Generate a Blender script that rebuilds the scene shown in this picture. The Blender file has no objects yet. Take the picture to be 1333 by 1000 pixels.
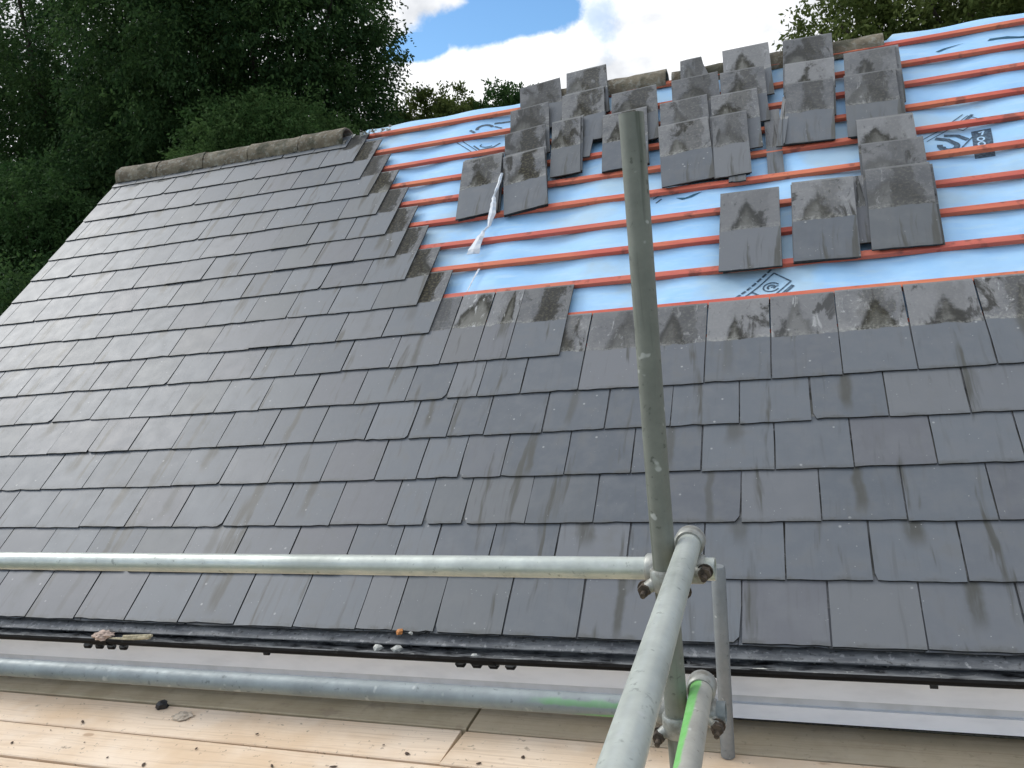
import bpy, bmesh, math, random
import numpy as np
from mathutils import Vector, Matrix
random.seed(7); RNG = np.random.default_rng(11)
C = bpy.context.scene.collection
PI = math.pi

# ------------------------------------------------------------------ frame of the place (metres)
CAMZ = 4.4                       # eye height above the ground
PITCH = 0.63788                  # roof pitch
CP, SP = math.cos(PITCH), math.sin(PITCH)
EY, EZ = 2.93, CAMZ - 1.4529     # eaves line
G = 0.262235                     # slate gauge
LS = 0.587                       # laid slate length
V_RIDGE = 4.475
U0, U1 = -5.775, 3.0             # verge, far end of the house
ZB = CAMZ - 1.8                  # top of the scaffold boards

def RP(u, v, h=0.0):             # a point of the roof slope: along, up the slope, off the slope
    return (u, EY + v*CP - h*SP, EZ + v*SP + h*CP)

# ------------------------------------------------------------------ object helpers
def wl(o):
    p = Vector((0, 0, 0))
    while o: p += o.location; o = o.parent
    return p

class MB:
    def __init__(s): s.v=[]; s.f=[]; s.uv={}; s.col=[]; s.mi=[]
    def add(s, vs, fs, col=(0,0,0,1), uvs=None, mi=0):
        b=len(s.v); s.v+= [tuple(p) for p in vs]; s.col+=[col]*len(vs)
        for f in fs:
            s.f.append(tuple(b+i for i in f)); s.mi.append(mi)
        if uvs:
            for i,q in enumerate(uvs): s.uv[b+i]=q
    def box(s, x0,x1,y0,y1,z0,z1, col=(0,0,0,1), fn=None):
        vs=[(x,y,z) for z in (z0,z1) for y in (y0,y1) for x in (x0,x1)]
        if fn: vs=[fn(*p) for p in vs]
        s.add(vs,[(0,2,3,1),(4,5,7,6),(0,1,5,4),(2,6,7,3),(0,4,6,2),(1,3,7,5)],col)
    def tube(s, pts, r, n=20, inner=None, cap=True, col=(0,0,0,1)):
        pts=[Vector(p) for p in pts]; rs=r if isinstance(r,(list,tuple)) else [r]*len(pts)
        rings=[]
        t0=(pts[1]-pts[0]).normalized()
        a=t0.orthogonal().normalized()
        for i,p in enumerate(pts):
            t=(pts[min(i+1,len(pts)-1)]-pts[max(i-1,0)]).normalized()
            a=(a-t*a.dot(t)).normalized(); b=t.cross(a)
            rings.append([p+(a*math.cos(2*PI*k/n)+b*math.sin(2*PI*k/n))*rs[i] for k in range(n)])
        if inner:
            e0=[pts[0]+(q-pts[0])*(inner/rs[0]) for q in rings[0]]; e1=[pts[-1]+(q-pts[-1])*(inner/rs[-1]) for q in rings[-1]]
            rings=[e0]+rings+[e1]
            t=(pts[-1]-pts[-2]).normalized()
            rings=[[q+t0*.15 for q in e0]]+rings+[[q-t*.15 for q in e1]]
        vs=[q for R in rings for q in R]; m=len(rings)
        fs=[(i*n+k,i*n+(k+1)%n,(i+1)*n+(k+1)%n,(i+1)*n+k) for i in range(m-1) for k in range(n)]
        if cap: fs+=[tuple(range(n))[::-1],tuple((m-1)*n+k for k in range(n))]
        s.add(vs,fs,col)
    def build(s, name, mat, parent=None, loc=None, smooth=False, recalc=True):
        me=bpy.data.meshes.new(name)
        off=wl(parent) if parent else Vector(loc or (0,0,0))
        vs=[(p[0]-off.x,p[1]-off.y,p[2]-off.z) for p in s.v]
        me.from_pydata(vs,[],s.f)
        ca=me.color_attributes.new('rnd','FLOAT_COLOR','POINT')
        ca.data.foreach_set('color',np.array(s.col,dtype=np.float32).ravel())
        if s.uv:
            ul=me.uv_layers.new(name='UVMap')
            li=np.empty(len(me.loops),dtype=np.int32); me.loops.foreach_get('vertex_index',li)
            arr=np.array([s.uv.get(i,(0,0)) for i in range(len(s.v))],dtype=np.float32)
            ul.data.foreach_set('uv',arr[li].ravel())
        mats=mat if isinstance(mat,(list,tuple)) else [mat]
        for m in mats: me.materials.append(m)
        if len(mats)>1: me.polygons.foreach_set('material_index',s.mi)
        if recalc:
            bm=bmesh.new(); bm.from_mesh(me); bmesh.ops.recalc_face_normals(bm,faces=bm.faces); bm.to_mesh(me); bm.free()
        if smooth:
            me.polygons.foreach_set('use_smooth',[True]*len(me.polygons))
            me.set_sharp_from_angle(angle=math.radians(40))
        o=bpy.data.objects.new(name,me); C.objects.link(o)
        if parent: o.parent=parent
        elif loc: o.location=loc
        return o

def tag(o,label=None,cat=None,group=None,kind=None):
    if label: o['label']=label
    if cat: o['category']=cat
    if group: o['group']=group
    if kind: o['kind']=kind
    return o
def thing(name,loc,label,cat,group=None):
    o=bpy.data.objects.new(name,None); C.objects.link(o); o.location=loc; o.empty_display_size=.2
    return tag(o,label,cat,group)

# ------------------------------------------------------------------ node helpers
class NT:
    def __init__(s,tree): s.t=tree; s.n=tree.nodes; s.l=tree.links
    def sock(s,inp,val):
        if hasattr(val,'is_output'): s.l.new(val,inp)
        elif val is not None: inp.default_value=val
    def node(s,typ,_out=0,_props=None,**ins):
        nd=s.n.new(typ)
        for k,v in (_props or {}).items(): setattr(nd,k,v)
        for k,v in ins.items():
            key=int(k[1:]) if k[0]=='i' and k[1:].isdigit() else k.replace('_',' ')
            s.sock(nd.inputs[key],v)
        return nd.outputs[_out]
    def m(s,op,a,b=None,c=None,clamp=False):
        nd=s.n.new('ShaderNodeMath'); nd.operation=op; nd.use_clamp=clamp
        s.sock(nd.inputs[0],a)
        if b is not None: s.sock(nd.inputs[1],b)
        if c is not None: s.sock(nd.inputs[2],c)
        return nd.outputs[0]
    def ramp(s,x,lo,hi,a=0.,b=1.,kind='SMOOTHSTEP'):
        nd=s.n.new('ShaderNodeMapRange'); nd.interpolation_type=kind
        for i,v in enumerate((x,lo,hi,a,b)): s.sock(nd.inputs[i],v)
        return nd.outputs[0]
    def mix(s,f,a,b,mode='MIX'):
        nd=s.n.new('ShaderNodeMix'); nd.data_type='RGBA'; nd.blend_type=mode
        s.sock(nd.inputs[0],f)
        for i,v in ((6,a),(7,b)):
            if isinstance(v,tuple) and len(v)==3: v=(*v,1)
            s.sock(nd.inputs[i],v)
        return nd.outputs[2]
    def noise(s,vec,scale,detail=4.,rough=.55,out=0,dist=0.):
        nd=s.n.new('ShaderNodeTexNoise'); s.sock(nd.inputs['Vector'],vec)
        nd.inputs['Scale'].default_value=scale; nd.inputs['Detail'].default_value=detail
        nd.inputs['Roughness'].default_value=rough; nd.inputs['Distortion'].default_value=dist
        return nd.outputs[out]
    def xyz(s,vec):
        nd=s.n.new('ShaderNodeSeparateXYZ'); s.sock(nd.inputs[0],vec); return nd.outputs
    def comb(s,x,y,z=0.):
        nd=s.n.new('ShaderNodeCombineXYZ')
        for i,v in enumerate((x,y,z)): s.sock(nd.inputs[i],v)
        return nd.outputs[0]
    def vmul(s,vec,k):
        nd=s.n.new('ShaderNodeVectorMath'); nd.operation='MULTIPLY'; s.sock(nd.inputs[0],vec); nd.inputs[1].default_value=k; return nd.outputs[0]
    def vadd(s,a,b):
        nd=s.n.new('ShaderNodeVectorMath'); nd.operation='ADD'; s.sock(nd.inputs[0],a); s.sock(nd.inputs[1],b); return nd.outputs[0]
    def bump(s,h,strength=.3,dist=.002):
        nd=s.n.new('ShaderNodeBump'); s.sock(nd.inputs['Height'],h); nd.inputs['Strength'].default_value=strength; nd.inputs['Distance'].default_value=dist
        return nd.outputs[0]

def material(name,fn):
    m=bpy.data.materials.new(name); m.use_nodes=True
    t=NT(m.node_tree); b=m.node_tree.nodes['Principled BSDF']
    fn(t,b.inputs); return m
def obj_co(t): return t.node('ShaderNodeTexCoord',3)
def uv_co(t): return t.node('ShaderNodeTexCoord',2)
def rnd(t):
    nd=t.n.new('ShaderNodeVertexColor'); nd.layer_name='rnd'; t.alpha=nd.outputs[1]
    sp=t.n.new('ShaderNodeSeparateColor'); t.l.new(nd.outputs[0],sp.inputs[0]); return sp.outputs

def m_slate(t,i):
    r=rnd(t); uv=t.xyz(uv_co(t)); x,y=uv[0],uv[1]      # x 0..1 across, y 0..1 from tail to head
    X=t.m('MULTIPLY_ADD',x,.305,t.m('MULTIPLY',r[0],37.)); Y=t.m('MULTIPLY_ADD',y,.587,t.m('MULTIPLY',r[1],91.))
    p=t.comb(X,Y)
    n1=t.noise(p,9,5,.6); n2=t.noise(p,60,4,.65); n3=t.noise(t.comb(t.m('MULTIPLY',X,1.),t.m('MULTIPLY',Y,.13)),30,3,.6)
    c=t.mix(r[0],(.066,.079,.093),(.112,.126,.139))
    c=t.mix(t.m('MULTIPLY',t.ramp(r[1],.55,1.),.55),c,(.112,.108,.116))
    c=t.mix(t.m('MULTIPLY',t.ramp(n1,.35,.75),.5),c,(.148,.154,.160))
    c=t.mix(t.m('MULTIPLY',t.ramp(n3,.52,.75),.38),c,(.082,.085,.080))
    c=t.mix(t.m('MULTIPLY',t.ramp(r[2],.08,.20,1.,0.),.3),c,(.105,.107,.095))
    c=t.mix(t.m('MULTIPLY',t.ramp(t.m('FRACT',t.m('MULTIPLY',r[1],5.7)),.86,.92),.5),c,(.155,.160,.166))
    # run-off streaks in the middle of the slate, under the joint of the course above
    wob=t.m('MULTIPLY_ADD',t.noise(t.comb(r[0],t.m('MULTIPLY',Y,4.)),2.2,2),.12,-.06)
    dx=t.m('ABSOLUTE',t.m('ADD',t.m('SUBTRACT',x,t.m('MULTIPLY_ADD',r[1],.3,.35)),wob))
    wid=t.m('MULTIPLY_ADD',n1,t.m('MULTIPLY_ADD',r[0],.26,.08),.03)
    st=t.m('MULTIPLY',t.ramp(dx,t.m('MULTIPLY',wid,.25),wid,1.,0.),t.ramp(n3,.25,.5,.45,1.))
    has=t.ramp(r[2],.72,.90); len_=t.ramp(y,t.m('MULTIPLY_ADD',r[0],.40,-.12),t.m('MULTIPLY_ADD',r[0],.40,.05))
    c=t.mix(t.m('MULTIPLY',t.m('MULTIPLY',st,has),t.m('MULTIPLY',len_,.92)),c,(.040,.040,.030))
    # second, fainter and broader film
    c=t.mix(t.m('MULTIPLY',t.ramp(n1,.5,.7),t.m('MULTIPLY',t.ramp(r[2],.2,.6),.25)),c,(.082,.083,.072))
    oc=t.xyz(obj_co(t)); vv=t.m('ADD',t.m('MULTIPLY',oc[1],CP),t.m('MULTIPLY',oc[2],SP))
    lw=t.m('ADD',oc[0],t.m('MULTIPLY_ADD',t.noise(t.comb(oc[0],vv),1.3,2),.10,-.05))
    l1=t.noise(t.comb(t.m('MULTIPLY',lw,9.),t.m('MULTIPLY',vv,1.0)),1.,4,.62); l2=t.noise(t.comb(t.m('MULTIPLY',lw,26.),t.m('MULTIPLY',vv,1.6)),1.,3,.6)
    c=t.mix(t.m('MULTIPLY',t.ramp(l1,.575,.66),t.ramp(l2,.38,.55,.3,.95)),c,(.040,.040,.030))
    c=t.mix(t.m('MULTIPLY',t.ramp(l2,.60,.72),.35),c,(.062,.063,.055))
    # white lichen specks and scuffs
    vo=t.n.new('ShaderNodeTexVoronoi'); vo.inputs['Scale'].default_value=42; t.l.new(p,vo.inputs['Vector'])
    sp=t.m('MULTIPLY',t.ramp(vo.outputs['Distance'],.05,.13,1.,0.),t.ramp(t.noise(p,14,2),.52,.62))
    vo2=t.n.new('ShaderNodeTexVoronoi'); vo2.inputs['Scale'].default_value=13; t.l.new(t.vadd(p,(3.1,7.7,0)),vo2.inputs['Vector'])
    sp2=t.m('MULTIPLY',t.ramp(vo2.outputs['Distance'],.045,.10,1.,0.),t.ramp(t.noise(p,5,2),.48,.55))
    c=t.mix(t.m('MULTIPLY',t.m('MAXIMUM',sp,sp2),.6),c,(.42,.42,.40))
    # moss fringe along the tail edge
    mo=t.m('MULTIPLY',t.ramp(t.m('ADD',y,t.m('MULTIPLY',n2,-.06)),-.03,.012,1.,0.),t.ramp(n1,.4,.6))
    c=t.mix(t.m('MULTIPLY',mo,.6),c,(.05,.05,.038))
    # the part that used to be covered: dusty, with tide lines below the old nail line
    edge=t.m('ADD',y,t.m('MULTIPLY_ADD',n1,.09,-.045))
    cov=t.ramp(edge,.475,.495)
    d=t.mix(t.ramp(n1,.3,.75),(.135,.138,.142),(.24,.237,.228))
    pv=t.comb(t.m('MULTIPLY',X,1.),t.m('MULTIPLY',Y,.45)); n4=t.noise(pv,11,6,.68,dist=.6); n5=t.noise(t.vadd(pv,(5.,9.,0.)),7,5,.65,dist=.8)
    d=t.mix(t.m('MULTIPLY',t.ramp(n2,.52,.72),.5),d,(.40,.39,.37))
    d=t.mix(t.ramp(t.alpha,.45,.9,0.,.75),d,t.mix(n2,(.23,.23,.235),(.31,.307,.296)))
    ax=t.m('ABSOLUTE',t.m('SUBTRACT',x,t.m('MULTIPLY_ADD',r[0],.44,.28)))
    arch=t.m('ADD',t.m('SUBTRACT',y,t.m('MULTIPLY_ADD',r[1],.26,.74)),t.m('MULTIPLY',ax,t.m('MULTIPLY_ADD',r[2],2.2,.5)))
    arch=t.m('ADD',arch,t.m('MULTIPLY_ADD',n4,.56,-.28))
    amt=t.ramp(t.m('FRACT',t.m('MULTIPLY',r[0],7.3)),.1,.5,.5,1.)
    inside=t.ramp(arch,-.06,.0,1.,0.); rim=t.m('MULTIPLY',t.ramp(arch,t.m('MULTIPLY_ADD',n5,-.5,-.02),.02),t.ramp(arch,-.03,t.m('MULTIPLY_ADD',n5,.30,-.02),1.,0.))
    d=t.mix(t.m('MULTIPLY',t.m('MULTIPLY',inside,.55),amt),d,(.120,.114,.078))
    d=t.mix(t.m('MULTIPLY',t.m('MULTIPLY',rim,t.ramp(n1,.30,.5)),t.m('MULTIPLY',amt,.96)),d,(.024,.022,.015))
    d=t.mix(t.m('MULTIPLY',t.m('MULTIPLY',t.ramp(edge,.485,.56,1.,0.),t.ramp(n2,.42,.58)),.7),d,(.36,.355,.32))
    wh=t.m('MULTIPLY',t.ramp(t.noise(t.vadd(pv,(2.,31.,0.)),16,5,.7,dist=1.),.58,.68),t.ramp(r[1],.2,.6))
    d=t.mix(t.m('MULTIPLY',wh,.85),d,(.52,.52,.50))
    d=t.mix(t.m('MULTIPLY',t.ramp(n5,.56,.66),.85),d,(.036,.034,.028))
    d=t.mix(t.m('MULTIPLY',t.ramp(t.noise(pv,40,4,.7),.6,.7),.5),d,(.05,.05,.045))
    mx=t.m('ABSOLUTE',t.m('SUBTRACT',x,.62)); ms=t.m('ADD',t.m('MULTIPLY_ADD',mx,-1.5,.62),t.m('MULTIPLY_ADD',n4,1.5,-.75))
    ms=t.m('MULTIPLY',t.ramp(ms,.22,.42),t.m('SUBTRACT',1.,t.alpha))
    d=t.mix(t.m('MULTIPLY',ms,.95),d,t.mix(t.ramp(n2,.45,.66),(.020,.018,.012),(.085,.075,.045)))
    d=t.mix(t.m('MULTIPLY',t.ramp(t.m('ADD',y,t.m('MULTIPLY',n2,.012)),.982,.992),.55),d,(.30,.30,.285))
    d=t.mix(t.m('MULTIPLY',t.ramp(t.m('FRACT',t.m('MULTIPLY',r[1],11.3)),.3,.7),.35),d,(.095,.097,.10))
    c=t.mix(cov,c,d)
    t.sock(i['Base Color'],c)
    t.sock(i['Roughness'],t.m('ADD',t.ramp(n1,.2,.8,.51,.58),t.m('MULTIPLY',cov,.25)))
    t.sock(i['Specular IOR Level'],t.m('MULTIPLY_ADD',cov,-.6,.75))
    t.sock(i['Normal'],t.bump(t.m('ADD',t.m('MULTIPLY',n1,1.4),t.m('MULTIPLY',n2,.6)),.12,.003))
M_SLATE=material('slate',m_slate)
def m_edge(t,i):  # edge grime painted near-black, so it also carries the courses' shadow lines
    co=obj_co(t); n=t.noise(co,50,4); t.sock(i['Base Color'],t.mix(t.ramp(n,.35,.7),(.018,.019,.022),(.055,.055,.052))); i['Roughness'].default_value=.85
M_EDGE=material('grimy_shaded_slate_edge',m_edge)

def m_membrane(t,i):
    co=obj_co(t); n=t.noise(co,3,5,.6); n2=t.noise(t.vmul(co,(1,5,5)),5,4,.6)
    c=t.mix(t.ramp(n,.3,.7),(.32,.59,.88),(.41,.67,.91))
    c=t.mix(t.m('MULTIPLY',t.ramp(n2,.5,.72),.5),c,(.52,.72,.84))
    c=t.mix(t.m('MULTIPLY',t.ramp(t.noise(co,1.6,4),.50,.64),.6),c,(.42,.55,.60))
    t.sock(i['Base Color'],c); i['Roughness'].default_value=.5
    t.sock(i['Normal'],t.bump(t.m('ADD',t.noise(t.vmul(co,(1,1.5,1.5)),3.,3,.5),t.m('MULTIPLY',t.noise(co,16,3,.5),.12)),.45,.03))
M_MEMB=material('membrane',m_membrane)
def m_print(t,i):
    co=obj_co(t); t.sock(i['Base Color'],t.mix(t.ramp(t.noise(co,60,3),.4,.7),(.035,.065,.10),(.10,.18,.25))); i['Roughness'].default_value=.6
M_PRINT=material('membrane_print',m_print)
def m_lightprint(t,i): i['Base Color'].default_value=(.45,.65,.82,1); i['Roughness'].default_value=.6
M_LPRINT=material('membrane_print_light',m_lightprint)
def m_lap(t,i): i['Base Color'].default_value=(.13,.30,.52,1); i['Roughness'].default_value=.6
M_LAP=material('membrane_lap',m_lap)
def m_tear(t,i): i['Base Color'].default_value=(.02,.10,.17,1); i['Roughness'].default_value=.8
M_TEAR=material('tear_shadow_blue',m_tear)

def m_batten(t,i):
    co=obj_co(t); r=rnd(t)
    g=t.noise(t.vmul(co,(1.2,40,40)),3,5,.6); b=t.noise(t.vmul(co,(1.5,6,6)),1.6,3)
    c=t.mix(t.ramp(b,.3,.7),(.60,.105,.068),(.70,.205,.095))
    c=t.mix(t.m('MULTIPLY',t.ramp(g,.45,.75),.5),c,(.44,.085,.055))
    c=t.mix(t.m('MULTIPLY',r[0],.35),c,(.58,.17,.14))
    c=t.mix(t.m('MULTIPLY',t.ramp(t.noise(co,9,4),.57,.68),.7),c,(.20,.06,.04))
    t.sock(i['Base Color'],c); i['Roughness'].default_value=.75
    t.sock(i['Normal'],t.bump(g,.4,.004))
M_BATTEN=material('treated_batten',m_batten)

def tube_mat(name,base,dark,metal=.35,rough=.45,paint=None,stain=.5,st=(1,1,1)):
    def fn(t,i):
        co=obj_co(t); n=t.noise(co,14,5,.65); n2=t.noise(t.vmul(co,(1,1,1)),55,3,.6); n3=t.noise(t.vmul(co,st),4 if st==(1,1,1) else 42,4)
        c=t.mix(t.ramp(n,.3,.7),base,tuple(k*.78 for k in base))
        c=t.mix(t.m('MULTIPLY',t.ramp(n3,.5,.7),stain),c,dark)
        c=t.mix(t.m('MULTIPLY',t.ramp(n2,.62,.72),.55),c,tuple(k*.55 for k in dark))
        c=t.mix(t.m('MULTIPLY',t.ramp(t.noise(co,23,2),.66,.72),.5),c,(.62,.63,.60))
        mt=t.ramp(n,.3,.7,metal,metal*.5)
        if paint:
            f=paint(t,co,n)
            c=t.mix(f,c,t.mix(t.ramp(n2,.35,.65),(.13,.47,.085),(.19,.50,.15))); mt=t.m('MULTIPLY',mt,t.m('SUBTRACT',1.,f))
        t.sock(i['Base Color'],c); t.sock(i['Metallic'],mt)
        t.sock(i['Roughness'],t.ramp(n2,.3,.7,rough,rough+.15))
        t.sock(i['Normal'],t.bump(n2,.15,.001))
    return material(name,fn)
M_GALV=tube_mat('galvanised_tube',(.61,.645,.585),(.30,.325,.285),.6,.36)
M_GALVD=tube_mat('weathered_tube',(.225,.235,.20),(.085,.095,.07),.25,.55,stain=.85,st=(1,1,.05))
def paint_mid(t,co,n):
    x=t.xyz(co)[0]
    xx=t.m('ADD',x,t.m('MULTIPLY_ADD',n,.2,-.1)); z=t.m('ADD',t.m('SUBTRACT',t.xyz(co)[2],CAMZ-1.016),t.m('MULTIPLY_ADD',n,.02,-.01))
    band=t.m('MULTIPLY',t.ramp(xx,-.36,-.28),t.ramp(xx,-.09,-.06,1.,0.))
    top=t.m('MULTIPLY',t.ramp(z,.006,.011),t.ramp(z,.016,.021,1.,0.)); low=t.m('MULTIPLY',t.ramp(z,-.014,-.006,1.,0.),t.ramp(xx,-.24,-.16))
    return t.m('MULTIPLY',t.m('MULTIPLY',band,t.m('MAXIMUM',t.m('MULTIPLY',top,.6),low)),.75)
def paint_ret(t,co,n):
    x=t.xyz(co)[0]
    return t.m('MULTIPLY',t.ramp(t.m('ADD',x,t.m('MULTIPLY',n,.012)),.055,.062,1.,0.),.92)

def m_coupler(t,i):
    co=obj_co(t); n=t.noise(co,40,4,.6)
    t.sock(i['Base Color'],t.mix(t.ramp(n,.4,.7),(.36,.365,.335),(.19,.18,.15))); t.sock(i['Metallic'],t.ramp(n,.4,.7,.5,.1)); i['Roughness'].default_value=.5
M_COUP=material('coupler_zinc',m_coupler)
def m_rust(t,i):
    co=obj_co(t); n=t.noise(co,90,4,.6)
    t.sock(i['Base Color'],t.mix(t.ramp(n,.4,.65),(.055,.042,.032),(.14,.105,.075))); i['Roughness'].default_value=.7; i['Metallic'].default_value=.3
M_RUST=material('rusty_bolt',m_rust)

def m_board(t,i):
    co=obj_co(t); r=rnd(t); q=t.xyz(co)
    cc=t.comb(t.m('MULTIPLY_ADD',r[0],17.,q[0]),t.m('MULTIPLY_ADD',r[1],5.,q[1]),q[2])
    warp=t.m('MULTIPLY_ADD',t.noise(t.vmul(cc,(1.2,5,5)),1.5,2),.07,-.035)
    gr=t.noise(t.comb(t.m('MULTIPLY',t.xyz(cc)[0],1.1),t.m('MULTIPLY',t.m('ADD',t.xyz(cc)[1],warp),60.),t.m('MULTIPLY',q[2],40.)),1.5,5,.65)
    n=t.noise(cc,6,5,.6); n2=t.noise(cc,40,4,.6)
    c=t.mix(t.ramp(t.noise(cc,2.2,5,.6),.32,.68),(.70,.52,.345),(.82,.665,.50))
    c=t.mix(t.m('MULTIPLY',t.ramp(gr,.45,.72),.65),c,(.55,.40,.27))
    c=t.mix(t.m('MULTIPLY',t.ramp(t.noise(cc,3,3),.5,.7),.35),c,(.82,.72,.60))
    # knots
    vo=t.n.new('ShaderNodeTexVoronoi'); vo.inputs['Scale'].default_value=2.6; t.l.new(t.vmul(cc,(1,2.1,1)),vo.inputs['Vector'])
    kd=t.m('ADD',vo.outputs['Distance'],t.m('MULTIPLY_ADD',n2,.05,-.025))
    c=t.mix(t.m('MULTIPLY',t.ramp(kd,.05,.09,1.,0.),.6),c,(.36,.22,.13))
    # dirt
    c=t.mix(t.m('MULTIPLY',t.ramp(n2,.63,.70),.65),c,(.24,.18,.13))
    grey=t.mix(t.ramp(n,.3,.7),(.33,.285,.18),(.43,.37,.25))  # weathered tone, set darker so the back boards carry the eaves shade
    grey=t.mix(t.m('MULTIPLY',t.ramp(gr,.45,.72),.5),grey,(.29,.22,.15))
    grey=t.mix(t.m('MULTIPLY',t.ramp(t.noise(cc,9,4),.58,.68),.5),grey,(.22,.175,.125))
    c=t.mix(r[2],c,grey)
    t.sock(i['Base Color'],c); i['Roughness'].default_value=.8; i['Specular IOR Level'].default_value=.25
    t.sock(i['Normal'],t.bump(t.m('ADD',gr,t.m('MULTIPLY',n2,.4)),.4,.003))
M_BOARD=material('scaffold_wood',m_board)

def m_upvc(t,i):
    co=obj_co(t); n=t.noise(t.vmul(co,(1,3,3)),5,4)
    t.sock(i['Base Color'],t.mix(t.ramp(n,.4,.75),(.88,.90,.93),(.78,.80,.83))); i['Roughness'].default_value=.3
M_UPVC=material('white_upvc',m_upvc)
def m_upvcg(t,i):
    co=obj_co(t); n=t.noise(co,12,4)
    t.sock(i['Base Color'],t.mix(t.ramp(n,.4,.7),(.60,.62,.64),(.52,.54,.55))); i['Roughness'].default_value=.45
M_UPVCG=material('grey_upvc_groove',m_upvcg)
def m_gutter(t,i):
    co=obj_co(t); n=t.noise(t.vmul(co,(1,4,4)),9,5,.65); nz=t.node('ShaderNodeNewGeometry',1)
    up=t.ramp(t.xyz(nz)[2],.0,.5)
    dirt=t.m('MULTIPLY',up,t.ramp(n,.32,.6))
    c=t.mix(dirt,(.008,.008,.009),(.17,.175,.175))
    c=t.mix(t.m('MULTIPLY',t.m('MULTIPLY',up,t.ramp(t.noise(co,45,3),.62,.7)),.7),c,(.33,.33,.31))
    t.sock(i['Base Color'],c); t.sock(i['Roughness'],t.m('MULTIPLY_ADD',dirt,.25,.6)); i['Specular IOR Level'].default_value=.12
M_GUT=material('black_gutter',m_gutter)
def m_tray(t,i):
    co=obj_co(t); n=t.noise(t.vmul(co,(1,4,4)),10,5,.65); n2=t.noise(co,45,4)
    c=t.mix(t.ramp(n,.35,.65),(.10,.105,.11),(.20,.205,.205)); c=t.mix(t.m('MULTIPLY',t.ramp(n2,.58,.66),.7),c,(.36,.36,.35)); c=t.mix(t.m('MULTIPLY',t.ramp(n2,.30,.42,1.,0.),.8),c,(.025,.025,.02))
    t.sock(i['Base Color'],c); i['Roughness'].default_value=.7
M_TRAY=material('dirty_eaves_tray',m_tray)
def m_ridge(t,i):
    co=obj_co(t); n=t.noise(co,7,6,.65); n2=t.noise(co,30,4,.6)
    c=t.mix(t.ramp(n,.35,.65),(.125,.100,.066),(.215,.185,.13))
    c=t.mix(t.m('MULTIPLY',t.ramp(n2,.5,.65),.6),c,(.31,.30,.25))
    c=t.mix(t.m('MULTIPLY',t.ramp(t.noise(co,5,4),.5,.62),.8),c,(.055,.055,.032))
    t.sock(i['Base Color'],c); i['Roughness'].default_value=.9; t.sock(i['Normal'],t.bump(n2,.8,.012))
M_RIDGE=material('mossy_ridge',m_ridge)
def m_mortar(t,i):
    co=obj_co(t); n=t.noise(co,22,5,.65)
    c=t.mix(t.ramp(n,.4,.65),(.045,.043,.034),(.22,.21,.18)); t.sock(i['Base Color'],c); i['Roughness'].default_value=.95; t.sock(i['Normal'],t.bump(n,1.,.02))
M_MORTAR=material('old_mortar',m_mortar)
def m_white(t,i):
    co=obj_co(t); n=t.noise(co,25,3); t.sock(i['Base Color'],t.mix(t.ramp(n,.4,.7),(.72,.74,.76),(.50,.58,.66))); i['Roughness'].default_value=.6
M_WHITE=material('white_sheet_scrap',m_white)
def flat(name,col,rough=.8):
    def fn(t,i):
        co=obj_co(t); n=t.noise(co,60,4); t.sock(i['Base Color'],t.mix(t.ramp(n,.35,.7),col,tuple(k*.55 for k in col))); i['Roughness'].default_value=rough
    return material(name,fn)
M_WALL=flat('render_wall',(.46,.43,.38),.9)
M_BARK=flat('bark',(.07,.055,.04),.95)
M_BLACK=flat('black_scrap',(.02,.02,.022),.5)
M_ORANGE=flat('orange_leaf',(.55,.22,.06),.7)
M_PINK=flat('pale_rag',(.55,.42,.34),.9)
M_STICK=flat('pale_stick',(.48,.42,.28),.9)
M_BLOB=flat('pale_cement',(.62,.52,.40),.9)
M_CHIP=flat('pale_chip',(.55,.55,.50),.9)
M_TWIG=flat('bark_chip',(.09,.06,.04),.9)
def m_ground(t,i):
    co=obj_co(t); n=t.noise(co,.6,6); n2=t.noise(co,14,5)
    c=t.mix(t.ramp(n,.35,.65),(.045,.075,.022),(.075,.10,.035)); c=t.mix(t.ramp(n2,.5,.7,0.,.4),c,(.03,.045,.018)); t.sock(i['Base Color'],c); i['Roughness'].default_value=1.
M_GROUND=material('lawn',m_ground)
def leaf_mat(name,a,b):
    def fn(t,i):
        r=rnd(t); c=t.mix(r[0],a,b); c=t.mix(t.m('MULTIPLY',r[1],.35),c,tuple(k*.5 for k in a))
        t.sock(i['Base Color'],c); i['Roughness'].default_value=.75; i['Specular IOR Level'].default_value=.12
        b_=t.n['Principled BSDF']; tr=t.n.new('ShaderNodeBsdfTranslucent'); t.l.new(c,tr.inputs[0])
        mx=t.n.new('ShaderNodeMixShader'); mx.inputs[0].default_value=.42
        t.l.new(b_.outputs[0],mx.inputs[1]); t.l.new(tr.outputs[0],mx.inputs[2]); t.l.new(mx.outputs[0],t.n['Material Output'].inputs[0])
    return material(name,fn)

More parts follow.
